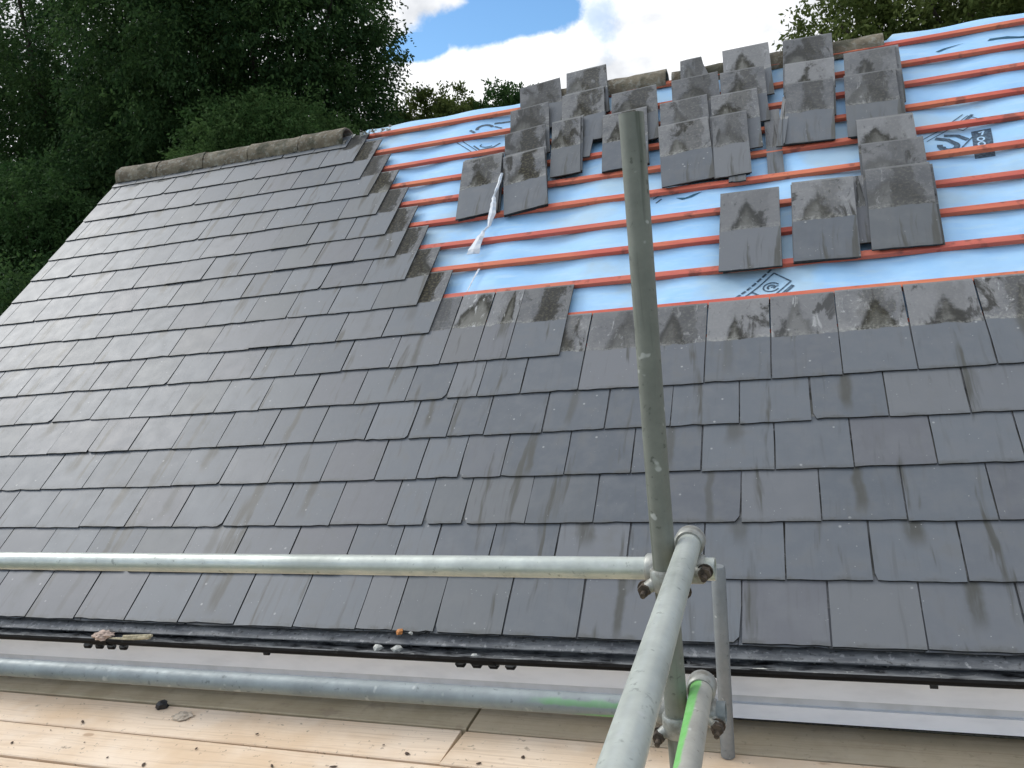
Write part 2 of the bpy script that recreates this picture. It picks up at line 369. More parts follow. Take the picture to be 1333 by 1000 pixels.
# ------------------------------------------------------------------ slates
def slate_outline(w,L,seg=6,jit=.0021,rg=random,chip=True):
    """outline in slate space, tail at y=0, head at y=L, going round; slightly chipped tail and sides"""
    pts=[]
    for k in range(seg+1): pts.append((-w/2+w*k/seg, rg.uniform(-jit,jit)+(rg.uniform(0,.006) if rg.random()<.06 else 0)))
    for k in range(1,4): pts.append((w/2+rg.uniform(-jit,jit)*.7, L*k/4))
    if chip and rg.random()<.13:
        a,b=rg.uniform(.010,.030),rg.uniform(.012,.04)
        if rg.random()<.5: pts[0:1]=[(-w/2+a*.2,b),(-w/2+a,rg.uniform(.0,.004))]
        else: pts[seg:seg+1]=[(w/2-a,rg.uniform(0,.004)),(w/2-a*.2,b)]
    pts+= [(w/2,L),(0,L+rg.uniform(-jit,jit)),(-w/2,L)]
    for k in range(3,0,-1): pts.append((-w/2+rg.uniform(-jit,jit)*.7, L*k/4))
    return pts
def add_slate(mb,u,v,w,L,h_tail,h_head,t=.0080,rot=0.,col=None,vmax=None,umin=None,Luv=None,poly=None,roll=0.):
    """u: centre, v: tail; h_*: top surface off the slope at tail and head"""
    pts=poly or slate_outline(w,L); Luv=Luv or L
    col=col or (random.random(),random.random(),random.random(),1)
    ca,sa=math.cos(rot),math.sin(rot); top=[];bot=[];uvs=[]
    for (a,b) in pts:
        uu=u+a*ca-b*sa; vv=v+b*ca+a*sa
        if vmax is not None: vv=min(vv,vmax)
        if umin is not None: uu=max(uu,umin)
        hh=h_tail+(h_head-h_tail)*(vv-v)/L + roll*a
        top.append(RP(uu,vv,hh)); bot.append(RP(uu,vv,hh-t)); uvs.append((a/w+.5,b/Luv))
    n=len(pts)
    fs=[tuple(range(n)),tuple(range(2*n-1,n-1,-1))]+[(k,n+k,n+(k+1)%n,(k+1)%n) for k in range(n)]
    mb.add(top+bot,fs[:1],col,uvs+uvs); b=len(mb.v)-2*n
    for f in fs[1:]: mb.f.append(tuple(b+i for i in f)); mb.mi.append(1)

house=thing('cottage',(-1.4,EY+3.5,0),'stone-coloured cottage with half-stripped slate roof showing blue membrane and orange battens','house')

JOIN={0:[-2.146,-1.840,-1.667,-1.480,-1.181],1:[-2.007,-1.761,-1.578,-1.315,-1.019],2:[-1.853,-1.674,-1.482,-1.182],3:[-2.005,-1.778,-1.564,-1.348,-1.043],
      4:[-2.146,-1.899,-1.686,-1.491,-1.190],5:[-1.993,-1.754,-1.585,-1.348,-1.047],6:[-1.862,-1.659,-1.477,-1.180]}
cov=MB()
for k in range(17):
    if k<=6:
        J=list(JOIN[k])
        while J[0]>U0+.02: J.insert(0,J[0]-.3058)
        if k<6:
            while J[-1]<U1: J.append(J[-1]+.3055)
            J[-1]=U1
    else:
        J=[-1.993-.153*(k-7)]
        while J[0]>U0+.02: J.insert(0,J[0]-.3058)
    J[0]=U0
    if J[1]-J[0]<.06: J.pop(1)
    for a,b in zip(J[:-1],J[1:]):
        w=b-a-random.uniform(.004,.0085); L=LS
        lift=random.uniform(0,.0012)+(random.uniform(.002,.005) if random.random()<.05 else 0); c=[random.random(),random.random(),random.random(),1]
        if k==6 and abs((a+b)/2+1.76)<.05: c=[.95,.99,.1,1]
        elif k>=6 and b>=J[-1]-.01: c=[random.uniform(.5,.9),random.uniform(.2,.6),random.random(),random.uniform(.0,.12)]
        elif k in (5,6): c[3]=random.uniform(.45,1.)
        vt=k*G+random.uniform(-.0035,.0035)
        add_slate(cov,(a+b)/2,vt,w,L,lift,-.0185,rot=random.gauss(0,.0035),col=tuple(c),vmax=4.385)
# under-eaves course so that no membrane shows at the gutter
for k in range(int((U1-U0)/.3055)):
    add_slate(cov,U0+.1528+.3055*k,-.004,.302,.33,-.009,-.021,t=.007)
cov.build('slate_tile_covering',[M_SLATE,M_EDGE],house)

# membrane
def memh(u,v):
    return -.062+.008*math.sin(u*2*PI/.6+.7)+.0035*math.sin(v*2*PI/.2622+u*1.7)+.003*math.sin(u*7.3+v*3.1)
mb=MB(); nu,nv=180,90
def vtop(u): return 4.40 if u<-3.36 else (4.47 if -1.68<u<.70 else 4.55)
vs=[];fs=[]
for j in range(nv+1):
    for k in range(nu+1):
        u=U0+.05+(U1-.05-U0-.05)*k/nu; v=.03+(vtop(u)-.03)*j/nv
        vs.append(RP(u,v,memh(u,v)))
for k in range(nu+1):   # over the ridge and down the far side
    u=U0+.05+(U1-.05-U0-.05)*k/nu; q=RP(u,vtop(u),memh(u,4.5)); vs.append((u,q[1]+.05,q[2]+.004)); 
for k in range(nu+1):
    u=U0+.05+(U1-.05-U0-.05)*k/nu; q=RP(u,vtop(u),memh(u,4.5)); vs.append((u,q[1]+.3,q[2]-.2))
for j in range(nv+2):
    for k in range(nu): a=j*(nu+1)+k; fs.append((a,a+1,a+nu+2,a+nu+1))
mb.add(vs,fs); membrane=mb.build('roof_membrane',M_MEMB,house,smooth=True)

# printed marks on the membrane
def stroke(mb,pts,w,lift=.0025):
    for (a,b) in zip(pts[:-1],pts[1:]):
        n=max(1,int(math.dist(a,b)/.03)); d=Vector((b[0]-a[0],b[1]-a[1])); L=d.length or 1; nx,ny=-d.y/L*w/2,d.x/L*w/2
        ex,ey=d.x/L*w*.25,d.y/L*w*.25
        for q in range(n):
            p=[(a[0]+d.x*f,a[1]+d.y*f) for f in (q/n,(q+1)/n)]
            if q==0: p[0]=(p[0][0]-ex,p[0][1]-ey)
            if q==n-1: p[1]=(p[1][0]+ex,p[1][1]+ey)
            c=[(p[0][0]+nx,p[0][1]+ny),(p[0][0]-nx,p[0][1]-ny),(p[1][0]-nx,p[1][1]-ny),(p[1][0]+nx,p[1][1]+ny)]
            mb.add([RP(x,y,memh(x,y)+lift) for x,y in c],[(0,1,2,3)])
def arc(cx,cy,rx,ry,a0,a1,n=14,rot=0.):
    out=[]
    for k in range(n+1):
        a=math.radians(a0+(a1-a0)*k/n); x,y=rx*math.cos(a),ry*math.sin(a)
        out.append((cx+x*math.cos(rot)-y*math.sin(rot),cy+x*math.sin(rot)+y*math.cos(rot)))
    return out
def lin(o,d1,d2):  # printed frame of axes on the slope
    return lambda a,b:(o[0]+a*d1[0]+b*d2[0],o[1]+a*d1[1]+b*d2[1])
p1=MB(); F=lin((-.105,2.135),(-.74,-.80),(.72,-.70))     # a: down along the print, b: across
stroke(p1,[F(.0,.115),F(.0,.0),F(.40,.0)],.008); stroke(p1,[F(.0,.115),F(.40,.115)],.008); stroke(p1,[F(.155,.0),F(.155,.115)],.012)
stroke(p1,[F(.02,.145),F(.17,.145)],.020)
for q in range(9): stroke(p1,[F(-.01+q*.036,-.030),F(.012+q*.036,-.030)],.012)
c0=F(.078,.058); stroke(p1,arc(*c0,.040,.034,30,330),.008); stroke(p1,arc(*c0,.018,.016,-40,220),.010); stroke(p1,[c0,(c0[0]+.035,c0[1]+.004)],.008)
for q in range(3): stroke(p1,[F(.19+q*.05,.03),F(.215+q*.05,.085)],.014)
p1.build('printed_mark',M_PRINT,membrane)
p2=MB(); F=lin((.985,3.42),(-.72,-.70),(.72,-.70))
stroke(p2,[F(.0,.0),F(.34,.0)],.006); stroke(p2,[F(.0,.03),F(.34,.03)],.005); stroke(p2,[F(.0,.03),F(.0,.10),F(.13,.10),F(.13,.03)],.005)
c0=F(.06,.065); stroke(p2,arc(*c0,.026,.022,0,360),.006)
stroke(p2,[(1.03,3.40),(.965,3.325)],.018)
# large letters J and N with a rule beside them
stroke(p2,[(.815,3.185),(.87,3.165)],.030); stroke(p2,[(.87,3.165),(.905,3.12)]+arc(.865,3.105,.044,.040,10,-190),.030); stroke(p2,arc(.862,3.09,.02,.016,-200,-60),.014)
stroke(p2,[(.865,3.215),(.925,3.205),(.965,3.155)],.030)
stroke(p2,[(.93,3.08),(1.03,3.215)],.008)
# dark box
bx=[(1.00,3.235),(1.10,3.235),(1.075,2.955),(.975,2.955)]
for q in range(10):
    f0,f1=q/10,(q+1)/10
    L=lambda f:(bx[0][0]+(bx[3][0]-bx[0][0])*f,bx[0][1]+(bx[3][1]-bx[0][1])*f); R=lambda f:(bx[1][0]+(bx[2][0]-bx[1][0])*f,bx[1][1]+(bx[2][1]-bx[1][1])*f)
    p2.add([RP(x,y,memh(x,y)+.0015) for x,y in (L(f0),L(f1),R(f1),R(f0))],[(0,1,2,3)])
p2.build('printed_mark',M_PRINT,membrane)
p2b=MB(); stroke(p2b,arc(1.033,3.135,.016,.018,0,360),.009,.004); stroke(p2b,arc(1.029,3.088,.016,.018,0,360),.009,.004); stroke(p2b,[(1.045,3.175),(1.06,3.215),(1.035,3.205)],.010,.004)
p2b.build('printed_mark',M_LPRINT,membrane)
p3=MB()
stroke(p3,arc(-2.19,4.225,.06,.05,200,20),.026); stroke(p3,[(-2.30,4.205),(-2.26,4.165)],.022); stroke(p3,[(-2.11,4.24),(-2.05,4.20)],.016)
stroke(p3,[(-2.12,4.29),(-1.95,4.285)],.024)
p3.build('printed_mark',M_PRINT,membrane); p3=MB()
stroke(p3,[(-2.38,4.06),(-2.20,3.86)],.007); stroke(p3,[(-2.33,4.06),(-2.16,3.87)],.007); stroke(p3,[(-2.22,3.97),(-2.16,3.90),(-2.06,3.93),(-2.02,3.98)],.014); stroke(p3,arc(-2.12,3.97,.05,.03,150,330),.010)
p3.build('printed_mark',M_PRINT,membrane)
p5=MB()
stroke(p5,[(.74,3.055),(1.2,3.045),(3.0,3.05)],.004); p5.build('lap_line',M_LAP,membrane)
p5=MB(); stroke(p5,[(.72,2.76),(1.4,2.765),(3.0,2.755)],.005); p5.build('lap_line',M_LAP,membrane)
p4=MB(); stroke(p4,[(-.80,3.02),(-.76,3.06)],.01); stroke(p4,[(-.80,2.97),(-.755,3.01)],.01); stroke(p4,[(-.78,2.93),(-.75,2.96)],.01)
p4.build('printed_mark',M_PRINT,membrane)
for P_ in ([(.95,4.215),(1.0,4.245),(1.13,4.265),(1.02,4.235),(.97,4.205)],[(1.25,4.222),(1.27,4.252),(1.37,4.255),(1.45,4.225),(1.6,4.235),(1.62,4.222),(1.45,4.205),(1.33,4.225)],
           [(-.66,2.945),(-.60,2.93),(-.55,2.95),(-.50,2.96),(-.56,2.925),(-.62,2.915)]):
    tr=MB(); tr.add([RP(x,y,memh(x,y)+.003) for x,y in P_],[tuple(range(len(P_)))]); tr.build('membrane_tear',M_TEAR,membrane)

# battens
BH=-.0275
VB=[7.18,8.21,9.25,10.24,11.29,12.33,13.35,14.41,15.40,16.52]
VB=[n+.2 for n in range(1,7)]+VB
battens=[]
for n_,vb in enumerate(VB):
    v=(vb*G+1.49)*1.0085-1.49
    mb=MB(); w=.0210; seg=40
    vs=[]; c=(random.random(),random.random(),0,1)
    for k in range(seg+1):
        u=U0+.06+(U1-U0-.12)*k/seg; wv=.0025*math.sin(u*1.9+n_*2.3)+random.uniform(-.0006,.0006); hh=BH+min(0,.0015*math.sin(u*2.7+n_))-.0005
        for (dv,dh) in ((-w,-.0255),(w,-.0255),(w,-.001),(w-.002,0),(-w+.002,0),(-w,-.001)): vs.append(RP(u,v+dv+wv,hh+dh))
    m=6; fs=[(k*m+a,k*m+(a+1)%m,(k+1)*m+(a+1)%m,(k+1)*m+a) for k in range(seg) for a in range(m)]+[tuple(range(m)),tuple(seg*m+a for a in range(m))]
    mb.add(vs,fs,c); battens.append(mb.build('batten',M_BATTEN,house))

# ridge tiles: half-round, bedded on mortar
RIDGE_Y=RP(0,V_RIDGE)[1]+.02; RIDGE_Z=RP(0,V_RIDGE)[2]-.050
RG2=random.Random(5)
def ridge_tile(u0,u1,dz=0.,tilt=0.,r=.125,rotz=0.,dy=0.):
    mb=MB(); n=18; seg=6; th=.016; vs=[]
    for k in range(seg+1):
        f=k/seg; u=u0+(u1-u0)*f
        for R in (r,r-th):
            for a in range(n+1):
                an=PI*1.08*a/n-.04*PI; rr=R*(1+.02*math.sin(u*31+a))+RG2.uniform(-.004,.004)
                vs.append((u,RIDGE_Y+dy-math.cos(an)*rr*.98+rotz*(f-.5),RIDGE_Z-.085+math.sin(an)*rr+dz+tilt*(f-.5)))
    N=n+1; fs=[]
    for k in range(seg):
        for a in range(n):
            o=k*2*N+a; q=o+2*N
            fs+=[(o,o+1,q+1,q),(o+N,q+N,q+N+1,o+N+1)]
        fs+=[(k*2*N,(k+1)*2*N,(k+1)*2*N+N,k*2*N+N),(k*2*N+n,k*2*N+n+N,(k+1)*2*N+n+N,(k+1)*2*N+n)]
    for k in (0,seg):
        for a in range(n): o=k*2*N+a; fs.append((o,o+1,o+1+N,o+N))
    mb.add(vs,fs); return mb.build('ridge_tile',M_RIDGE,house,smooth=True)
xs=[U0+.015,-5.30,-4.80,-4.34,-3.84,-3.42]
for a,b in zip(xs[:-1],xs[1:]): ridge_tile(a+.004,b-.004,random.uniform(-.006,.006)+.022,random.uniform(-.012,.012),r=.128,dy=-.075)
for a,b,dz in ((-1.62,-1.26,.07),(-1.25,-.80,.078),(-.76,-.35,.05),(-.34,.10,.06),(.12,.30,.06),(.31,.66,.055)): ridge_tile(a,b,dz-.03,random.uniform(-.01,.01),r=.117,dy=.022)
def mortar(u0,u1):
    mb=MB(); vs=[];n=int((u1-u0)/.025)
    for k in range(n+1):
        u=u0+(u1-u0)*k/n
        for (y,z) in ((-.122,-.125),(-.128,-.100),(-.112,-.072),(-.06,-.06),(.06,-.06),(.12,-.12)):
            vs.append((u,RIDGE_Y-.075+y+random.uniform(-.008,.008),RIDGE_Z+.012+z+random.uniform(-.009,.009)))
    fs=[(k*6+a,k*6+a+1,k*6+a+7,k*6+a+6) for k in range(n) for a in range(5)]+[tuple(range(6)),tuple(n*6+a for a in range(6))]
    mb.add(vs,fs); mb.build('mortar_bed',M_MORTAR,house)
mortar(U0+.01,-3.40)
# crumbs of white mortar left beside the last bedded ridge tile
mb=MB()
for k in range(26):
    u=random.uniform(-3.38,-3.02); v=4.39+random.uniform(-.05,.03); s=random.uniform(.008,.028); q=Vector(RP(u,v,.0))
    ps=[q+Vector((random.uniform(-1,1),random.uniform(-1,1),random.uniform(-.6,.9)))*s for _ in range(7)]
    mb.add(ps,[(0,1,2),(0,2,3),(0,3,4),(0,4,1),(5,1,2),(5,2,3),(6,3,4),(6,4,1)])
o=mb.build('mortar_crumbs',M_CHIP,house); o['kind']='stuff'

# far slope, walls, fascia, gutter
FY=2*RIDGE_Y-EY
mb=MB(); q=RP(0,4.36,-.06); mb.add([(U0,RIDGE_Y,q[2]-.01),(U1,RIDGE_Y,q[2]-.01),(U1,FY,EZ-.03),(U0,FY,EZ-.03),(U0,RIDGE_Y,q[2]-.05),(U1,RIDGE_Y,q[2]-.05),(U1,FY,EZ-.07),(U0,FY,EZ-.07)],
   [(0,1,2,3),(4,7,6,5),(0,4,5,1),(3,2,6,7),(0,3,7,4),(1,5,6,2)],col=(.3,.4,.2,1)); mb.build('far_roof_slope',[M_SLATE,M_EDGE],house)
mb=MB(); x0,x1,y0,y1=U0+.12,U1-.12,EY+.10,FY-.10; zt=EZ-.10; za=RIDGE_Z-.25
vs=[(x0,y0,0),(x1,y0,0),(x1,y1,0),(x0,y1,0),(x0,y0,zt),(x1,y0,zt),(x1,y1,zt),(x0,y1,zt),(x0,RIDGE_Y,za),(x1,RIDGE_Y,za)]
mb.add(vs,[(0,1,5,4),(2,3,7,6),(3,0,4,8,7),(1,2,6,9,5),(4,5,9,8),(7,8,9,6)]); mb.build('wall',M_WALL,house)
mb=MB()
for a,b,y in ((CAMZ-1.53,CAMZ-1.668,2.950),(CAMZ-1.700,CAMZ-1.757,2.946)): mb.box(U0+.06,U1-.06,y,2.985,b,a)
mb.box(U0+.06,U1-.06,2.985,3.03,CAMZ-1.755,CAMZ-1.735)
fascia=mb.build('fascia',M_UPVC,house)
mb=MB(); mb.box(U0+.06,U1-.06,2.958,2.984,CAMZ-1.6995,CAMZ-1.6685); mb.build('groove_strip',M_UPVCG,fascia)
mb=MB(); mb.box(U0+.06,U1-.06,2.951,2.984,CAMZ-1.764,CAMZ-1.7575); mb.build('gap_shadow_strip',M_GUT,fascia)  # black strip stands in for the gap shadow below the fascia
mb=MB(); vs=[]
for k in range(61):
    x=U0+.03+(U1-U0-.06)*k/60; w_=random.uniform(-.002,.002)
    vs+=[(x,2.985,CAMZ-1.468),(x,2.925+w_,CAMZ-1.489+w_),(x,2.905,CAMZ-1.500+w_),(x,2.905,CAMZ-1.504),(x,2.985,CAMZ-1.474)]
mb.add(vs,[(k*5+a,k*5+(a+1)%5,k*5+(a+1)%5+5,k*5+a+5) for k in range(60) for a in range(5)]+[(0,1,2,3,4),(300,301,302,303,304)])
mb.build('eaves_tray',M_TRAY,house)
def gut_profile(off=0.):
    out=[]; cy,cz=2.886,CAMZ-1.500
    for k in range(17):
        a=PI+PI*k/16; out.append((cy+(.057+off)*math.cos(a),cz+(.044+off)*math.sin(a)))
    return out
def gutter_run(x0,x1,off,name,parent,th=.004,lip=True):
    mb=MB(); o_=gut_profile(off+th); i_=gut_profile(off)
    if lip: o_=[(o_[0][0]-.006,o_[0][1]+.004),(o_[0][0]-.007,o_[0][1]-.008)]+o_; i_=i_; 
    pr=o_+[(o_[-1][0],o_[-1][1]+.003)]+i_[::-1]+([(i_[0][0],i_[0][1]+.004)] if lip else [])
    n=len(pr); seg=max(1,int((x1-x0)/.2)); vs=[]
    for k in range(seg+1):
        x=x0+(x1-x0)*k/seg; sag=.003*math.sin(x*1.3) if off==0 else .003*math.sin((x0+x1)*.65)
        vs+=[(x,y,z+sag) for y,z in pr]
    fs=[(k*n+a,k*n+(a+1)%n,(k+1)*n+(a+1)%n,(k+1)*n+a) for k in range(seg) for a in range(n)]+[tuple(range(n)),tuple(seg*n+a for a in range(n))]
    mb.add(vs,fs); return mb.build(name,M_GUT,parent,smooth=True)
gutter=gutter_run(U0-.02,U1+.02,0.,'gutter',house)
# silt lying in the gutter
mb=MB(); n=150; vs=[]
for k in range(n+1):
    x=U0+(U1-U0)*k/n
    for y in np.linspace(2.838,2.936,7):
        vs.append((x,y,CAMZ-1.521+random.uniform(-.006,.006)+.003*math.sin(x*1.3)-.006*math.cos((y-2.886)/.05*1.2)))
mb.add(vs,[(k*7+a,k*7+a+1,k*7+a+8,k*7+a+7) for k in range(n) for a in range(6)]); s_=mb.build('gutter_silt',M_GUT,gutter,smooth=True)
for xc in (-3.13,-1.24,.95,-5.0,2.4):
    gutter_run(xc-.05,xc+.05,.0045,'gutter_union',gutter,lip=False)
    for dx in (-.105,-.035,.035,.105):
        mb=MB(); mb.tube([(xc+dx-.02,2.865,CAMZ-1.548),(xc+dx-.012,2.865,CAMZ-1.552),(xc+dx+.012,2.865,CAMZ-1.552),(xc+dx+.02,2.865,CAMZ-1.548)],[.008,.015,.015,.008],10); mb.build('union_clip',M_GUT,gutter,smooth=True)
for xc in (-2.25,-3.9,-.35,.35,1.6):
    mb=MB(); mb.tube([(xc-.012,2.868,CAMZ-1.548),(xc+.012,2.868,CAMZ-1.548)],.011,10); mb.build('gutter_bracket',M_GUT,gutter)

# ------------------------------------------------------------------ loose slates
GRP='loose slates stacked on the battens'
V0=-1.49
def onh(u,v,h):  # same sight line, other height off the slope (measurements were taken at h=.03)
    k=(2.91-h)/(2.91-.03); return u*k, V0+(v-V0)*k
LOOSE=[ # (u left, u right, v head, label, width kept)
 ((-1.961,-1.616,4.634),'stained loose slate at the head of the pile above the white torn strip'),
 ((-1.960,-1.662,4.277),'second slate down in the pile above the white torn strip'),
 ((-1.939,-1.637,3.947),'third slate down in the pile above the white torn strip'),
 ((-1.889,-1.590,3.630),'lowest slate of the tall pile, its clean tail alongside the white torn strip'),
 ((-2.197,-1.902,3.642),'loose slate with dark side stain nearest the stepped edge of laid slates'),
 ((-1.584,-1.272,4.722),'topmost slate leaning beside the whole round ridge tile'),
 ((-1.566,-1.250,4.367),'long slate lying under the topmost one beside the round ridge tile'),
 ((-1.584,-1.375,3.979),'narrow brown-stained slate between two wider piles, beneath the round ridge tile pile'),
 ((-1.180,-0.851,4.252),'upper loose slate with peaked dark stain behind the tip of the scaffold pole'),
 ((-1.209,-0.900,3.959),'lower loose slate half hidden behind the tip of the scaffold pole'),
 ((-0.707,-0.500,4.565),'small broken slate poking above the ridge between two ridge tiles'),
 ((-0.748,-0.425,4.287),'wide slate directly below the small broken one at the ridge'),
 ((-0.811,-0.491,3.986),'third slate down in the pile just past the scaffold pole'),
 ((-0.802,-0.478,3.686),'bottom slate with arched stain in the pile just past the scaffold pole'),
 ((-0.399,-0.079,4.597),'large plain grey slate standing proud of the ridge line'),
 ((-0.410,-0.115,4.266),'slate just below the large plain one at the ridge'),
 ((-0.465,-0.164,3.964),'slate with a dark peaked stain above a narrow white-edged slate'),
 ((-0.451,-0.232,3.693),'narrow slate with one white chalky edge at the bottom of its pile'),
 ((0.018,0.344,4.569),'tallest slate, its head against the tree, topmost of its pile'),
 ((0.022,0.335,4.218),'middle slate of the pile that rises against the tree'),
 ((0.020,0.311,3.945),'bottom slate of the pile that rises against the tree'),
 ((0.394,0.704,4.225),'dark stained slate just under the end of the ridge tiles beside bare membrane'),
 ((0.373,0.677,3.926),'pale slate overlapping the dark one under the end of the ridge tiles'),
 ((0.401,0.708,3.365),'upper slate of the pile next to the large J printed on the membrane'),
 ((0.404,0.728,3.102),'middle slate with brown streak next to the large J printed on the membrane'),
 ((0.398,0.729,2.836),'lowest slate with chalky scratches in the pile next to the printed J'),
 ((0.013,0.337,2.804),'low slate with pale drips touching the three-slate pile beside it'),
 ((-0.382,-0.055,2.790),'lone loose slate with brown central streak, lowest and nearest the scaffold pole'),
]
LL=.635
ROT=[.17,.16,.17,.17,.125,.12,.12,.105,.085,.085,.07,.075,.08,.085,.04,.045,.045,.04,-.03,-.035,-.045,-.03,-.03,-.035,-.035,-.04,-.02,-.004]
UNDER='dusty loose slate lying under another loose slate with only its edges showing'
CHAIN={3,4,6,7,9,13,17,20,22,25,26,27}     # slates at the bottom of their piles
for idx,((ua,ub,vh),lab) in enumerate(LOOSE):
    hh=.052; u0_,v_=onh(ua,vh,hh); u1_,_=onh(ub,vh,hh)
    w=min(u1_-u0_,.322); rot=ROT[idx]+random.gauss(0,.006); uc=(u0_+u1_)/2+LL*math.sin(rot)
    ht=-.004
    L=LL
    if idx in (10,): L=.55
    col=(random.random(),random.random(),random.random()*.5,1)
    alpha=random.uniform(.0,.5) if idx<10 else random.uniform(.2,.9)
    def one(du,dv,dh,lab_,name='loose_slate',ww=w,LL_=L,rt=rot,poly=None):
        mb=MB(); c=(random.random()*.45,random.random()*.5,random.random()*.5,alpha)
        add_slate(mb,uc+du,v_-LL_+dv,ww,LL_,ht+dh,hh+dh,t=.0085,rot=rt,col=c,roll=random.gauss(0,.008),poly=poly)
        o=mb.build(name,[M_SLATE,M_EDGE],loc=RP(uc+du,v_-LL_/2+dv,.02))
        tag(o,lab_,'roof slate',GRP)
    poly=None
    if idx==10: poly=[(-.10,0),(0,.001),(.10,-.001),(.095,.3),(.062,.45),(.052,L),(-.05,L+.002),(-.10,L-.004),(-.102,.3)]
    one(0,0,0,lab,poly=poly)
    if idx in CHAIN or idx in (0,5,21,23):
        nu_=2 if idx in CHAIN else 1
        for q in range(nu_):
            one(random.uniform(-.012,.012)+(.016 if idx in (21,22,23,25) else 0),random.uniform(.006,.03),-.0105*(q+1),UNDER,ww=min(w,.305),rt=rot+random.gauss(0,.01))
# slate strips and slips
def strip(u,v,w,L,ht,hh,rot,lab,t=.008):
    mb=MB(); add_slate(mb,u,v,w,L,ht,hh,t=t,rot=rot,Luv=.6)
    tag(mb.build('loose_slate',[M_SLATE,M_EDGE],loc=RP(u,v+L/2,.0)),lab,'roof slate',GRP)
strip(-.068,3.02,.095,.70,-.040,-.010,.015,'thin slip of slate tucked beneath a batten, its tail poking out below')
strip(-.035,3.24,.05,.55,.012,.030,-.10,'thin sliver of slate slanting against the tallest pile')
strip(.375,2.25,.10,.56,-.016,.018,.02,'mossy dark slate wedged in the gap between the two lowest side-by-side piles')
strip(-1.35,3.50,.18,.60,-.012,.020,-.01,'clean grey slate on edge of the ridge tile pile, mostly covered by its neighbour')
strip(-.29,2.965,.10,.60,-.014,.022,-.02,'narrow slate slip showing beside the white-edged narrow slate')

# torn white strip of membrane lying over the battens
mb=MB(); P_=[(-1.836,3.34,.052,.016),(-1.842,3.20,.040,.020),(-1.850,3.10,.034,.014),(-1.838,3.02,.030,.040),(-1.836,2.94,.006,.050),(-1.852,2.86,-.030,.022),(-1.872,2.78,-.012,.020),(-1.874,2.72,-.006,.050),(-1.894,2.62,-.016,.074),(-1.900,2.575,-.030,.085)]
Q_=[]
for a_,b_ in zip(P_[:-1],P_[1:]):
    for f_ in (0,.33,.67): Q_.append(tuple(a_[k]+(b_[k]-a_[k])*f_+(random.uniform(-1,1)*(.004,.003,.004,.006)[k] if f_ else 0) for k in range(4)))
P_=Q_+[P_[-1]]
vs=[]
for (u,v,h,w) in P_:
    vs+=[RP(u-w/2,v,h+.004),RP(u,v-.006,h+.010),RP(u+w/2,v,h+.002),RP(u+w/2,v,h),RP(u,v-.006,h+.007),RP(u-w/2,v,h+.002)]
mb.add(vs,[(k*6+a,k*6+(a+1)%6,k*6+(a+1)%6+6,k*6+a+6) for k in range(len(P_)-1) for a in range(6)]+[(0,1,2,3,4,5),tuple(range(len(vs)-6,len(vs)))])
tag(mb.build('torn_strip',M_WHITE,loc=RP(-1.86,2.9,0)),'white torn strip of membrane hanging over the battens below the stepped slates','scrap')
mb=MB(); P_=[(-1.83,2.43,-.040,.014),(-1.845,2.34,-.038,.010),(-1.862,2.22,-.040,.006)]
vs=[]
for (u,v,h,w) in P_: vs+=[RP(u-w/2,v,h+.003),RP(u+w/2,v,h+.003),RP(u+w/2,v,h),RP(u-w/2,v,h)]
mb.add(vs,[(k*4+a,k*4+(a+1)%4,k*4+(a+1)%4+4,k*4+a+4) for k in range(2) for a in range(4)]+[(0,1,2,3),(8,9,10,11)])
tag(mb.build('torn_strip',M_WHITE,loc=RP(-1.85,2.3,-.04)),'thin pale shred of membrane lying between the lowest battens','scrap')

# ------------------------------------------------------------------ gutter debris
def lump(name,loc,s,mat,lab,cat,flatten=.6,n=2,group=None,stretch=(1,1,1)):
    bm=bmesh.new(); bmesh.ops.create_icosphere(bm,subdivisions=n,radius=1.)
    for v in bm.verts:
        k=1+random.uniform(-.28,.28); v.co=Vector((v.co.x*k*stretch[0],v.co.y*k*stretch[1],v.co.z*k*flatten*stretch[2]))*s
    me=bpy.data.meshes.new(name); bm.to_mesh(me); bm.free(); me.materials.append(mat)
    o=bpy.data.objects.new(name,me); C.objects.link(o); o.location=loc; tag(o,lab,cat,group); return o
lump('crumpled_rag',(-3.10,2.835,CAMZ-1.484),.034,M_PINK,'pinkish crumpled rag lodged on the gutter lip','rag',.5,3,stretch=(1.5,1,1))
mb=MB(); mb.tube([(-3.06,2.83,CAMZ-1.498),(-2.95,2.826,CAMZ-1.492),(-2.83,2.83,CAMZ-1.480)],[.008,.007,.010],8); mb.tube([(-2.98,2.832,CAMZ-1.484),(-2.82,2.834,CAMZ-1.474)],.007,8)
tag(mb.build('stick',M_STICK,loc=(-2.95,2.83,CAMZ-1.49)),'pale split stick lying along the gutter lip','stick')
lump('leaf_litter',Vector(RP(-1.625,-.008,.004)),.017,M_ORANGE,'small orange dead leaf at the eaves above the gutter','leaf',.7,1)
lump('mortar_chip',Vector(RP(-1.575,-.012,.002)),.010,M_CHIP,'tiny white chip beside the orange leaf at the eaves','chip',.7,1)
lump('mortar_chip',(-1.70,2.86,CAMZ-1.497),.021,M_CHIP,'small yellowish mortar chip lying in the gutter below the orange leaf','chip',.6,1)
lump('mortar_chip',(-1.615,2.86,CAMZ-1.499),.024,M_CHIP,'larger grey-white mortar chip in the gutter','chip',.6,1)
lump('mortar_chip',(-1.27,2.84,CAMZ-1.503),.014,M_CHIP,'pale chip on the gutter lip near the dark union clips','chip',.6,1)
lump('mortar_chip',(-.20,2.842,CAMZ-1.508),.017,M_CHIP,'white flat chip in the gutter past the scaffold post','chip',.35,1,stretch=(2.4,1,1))

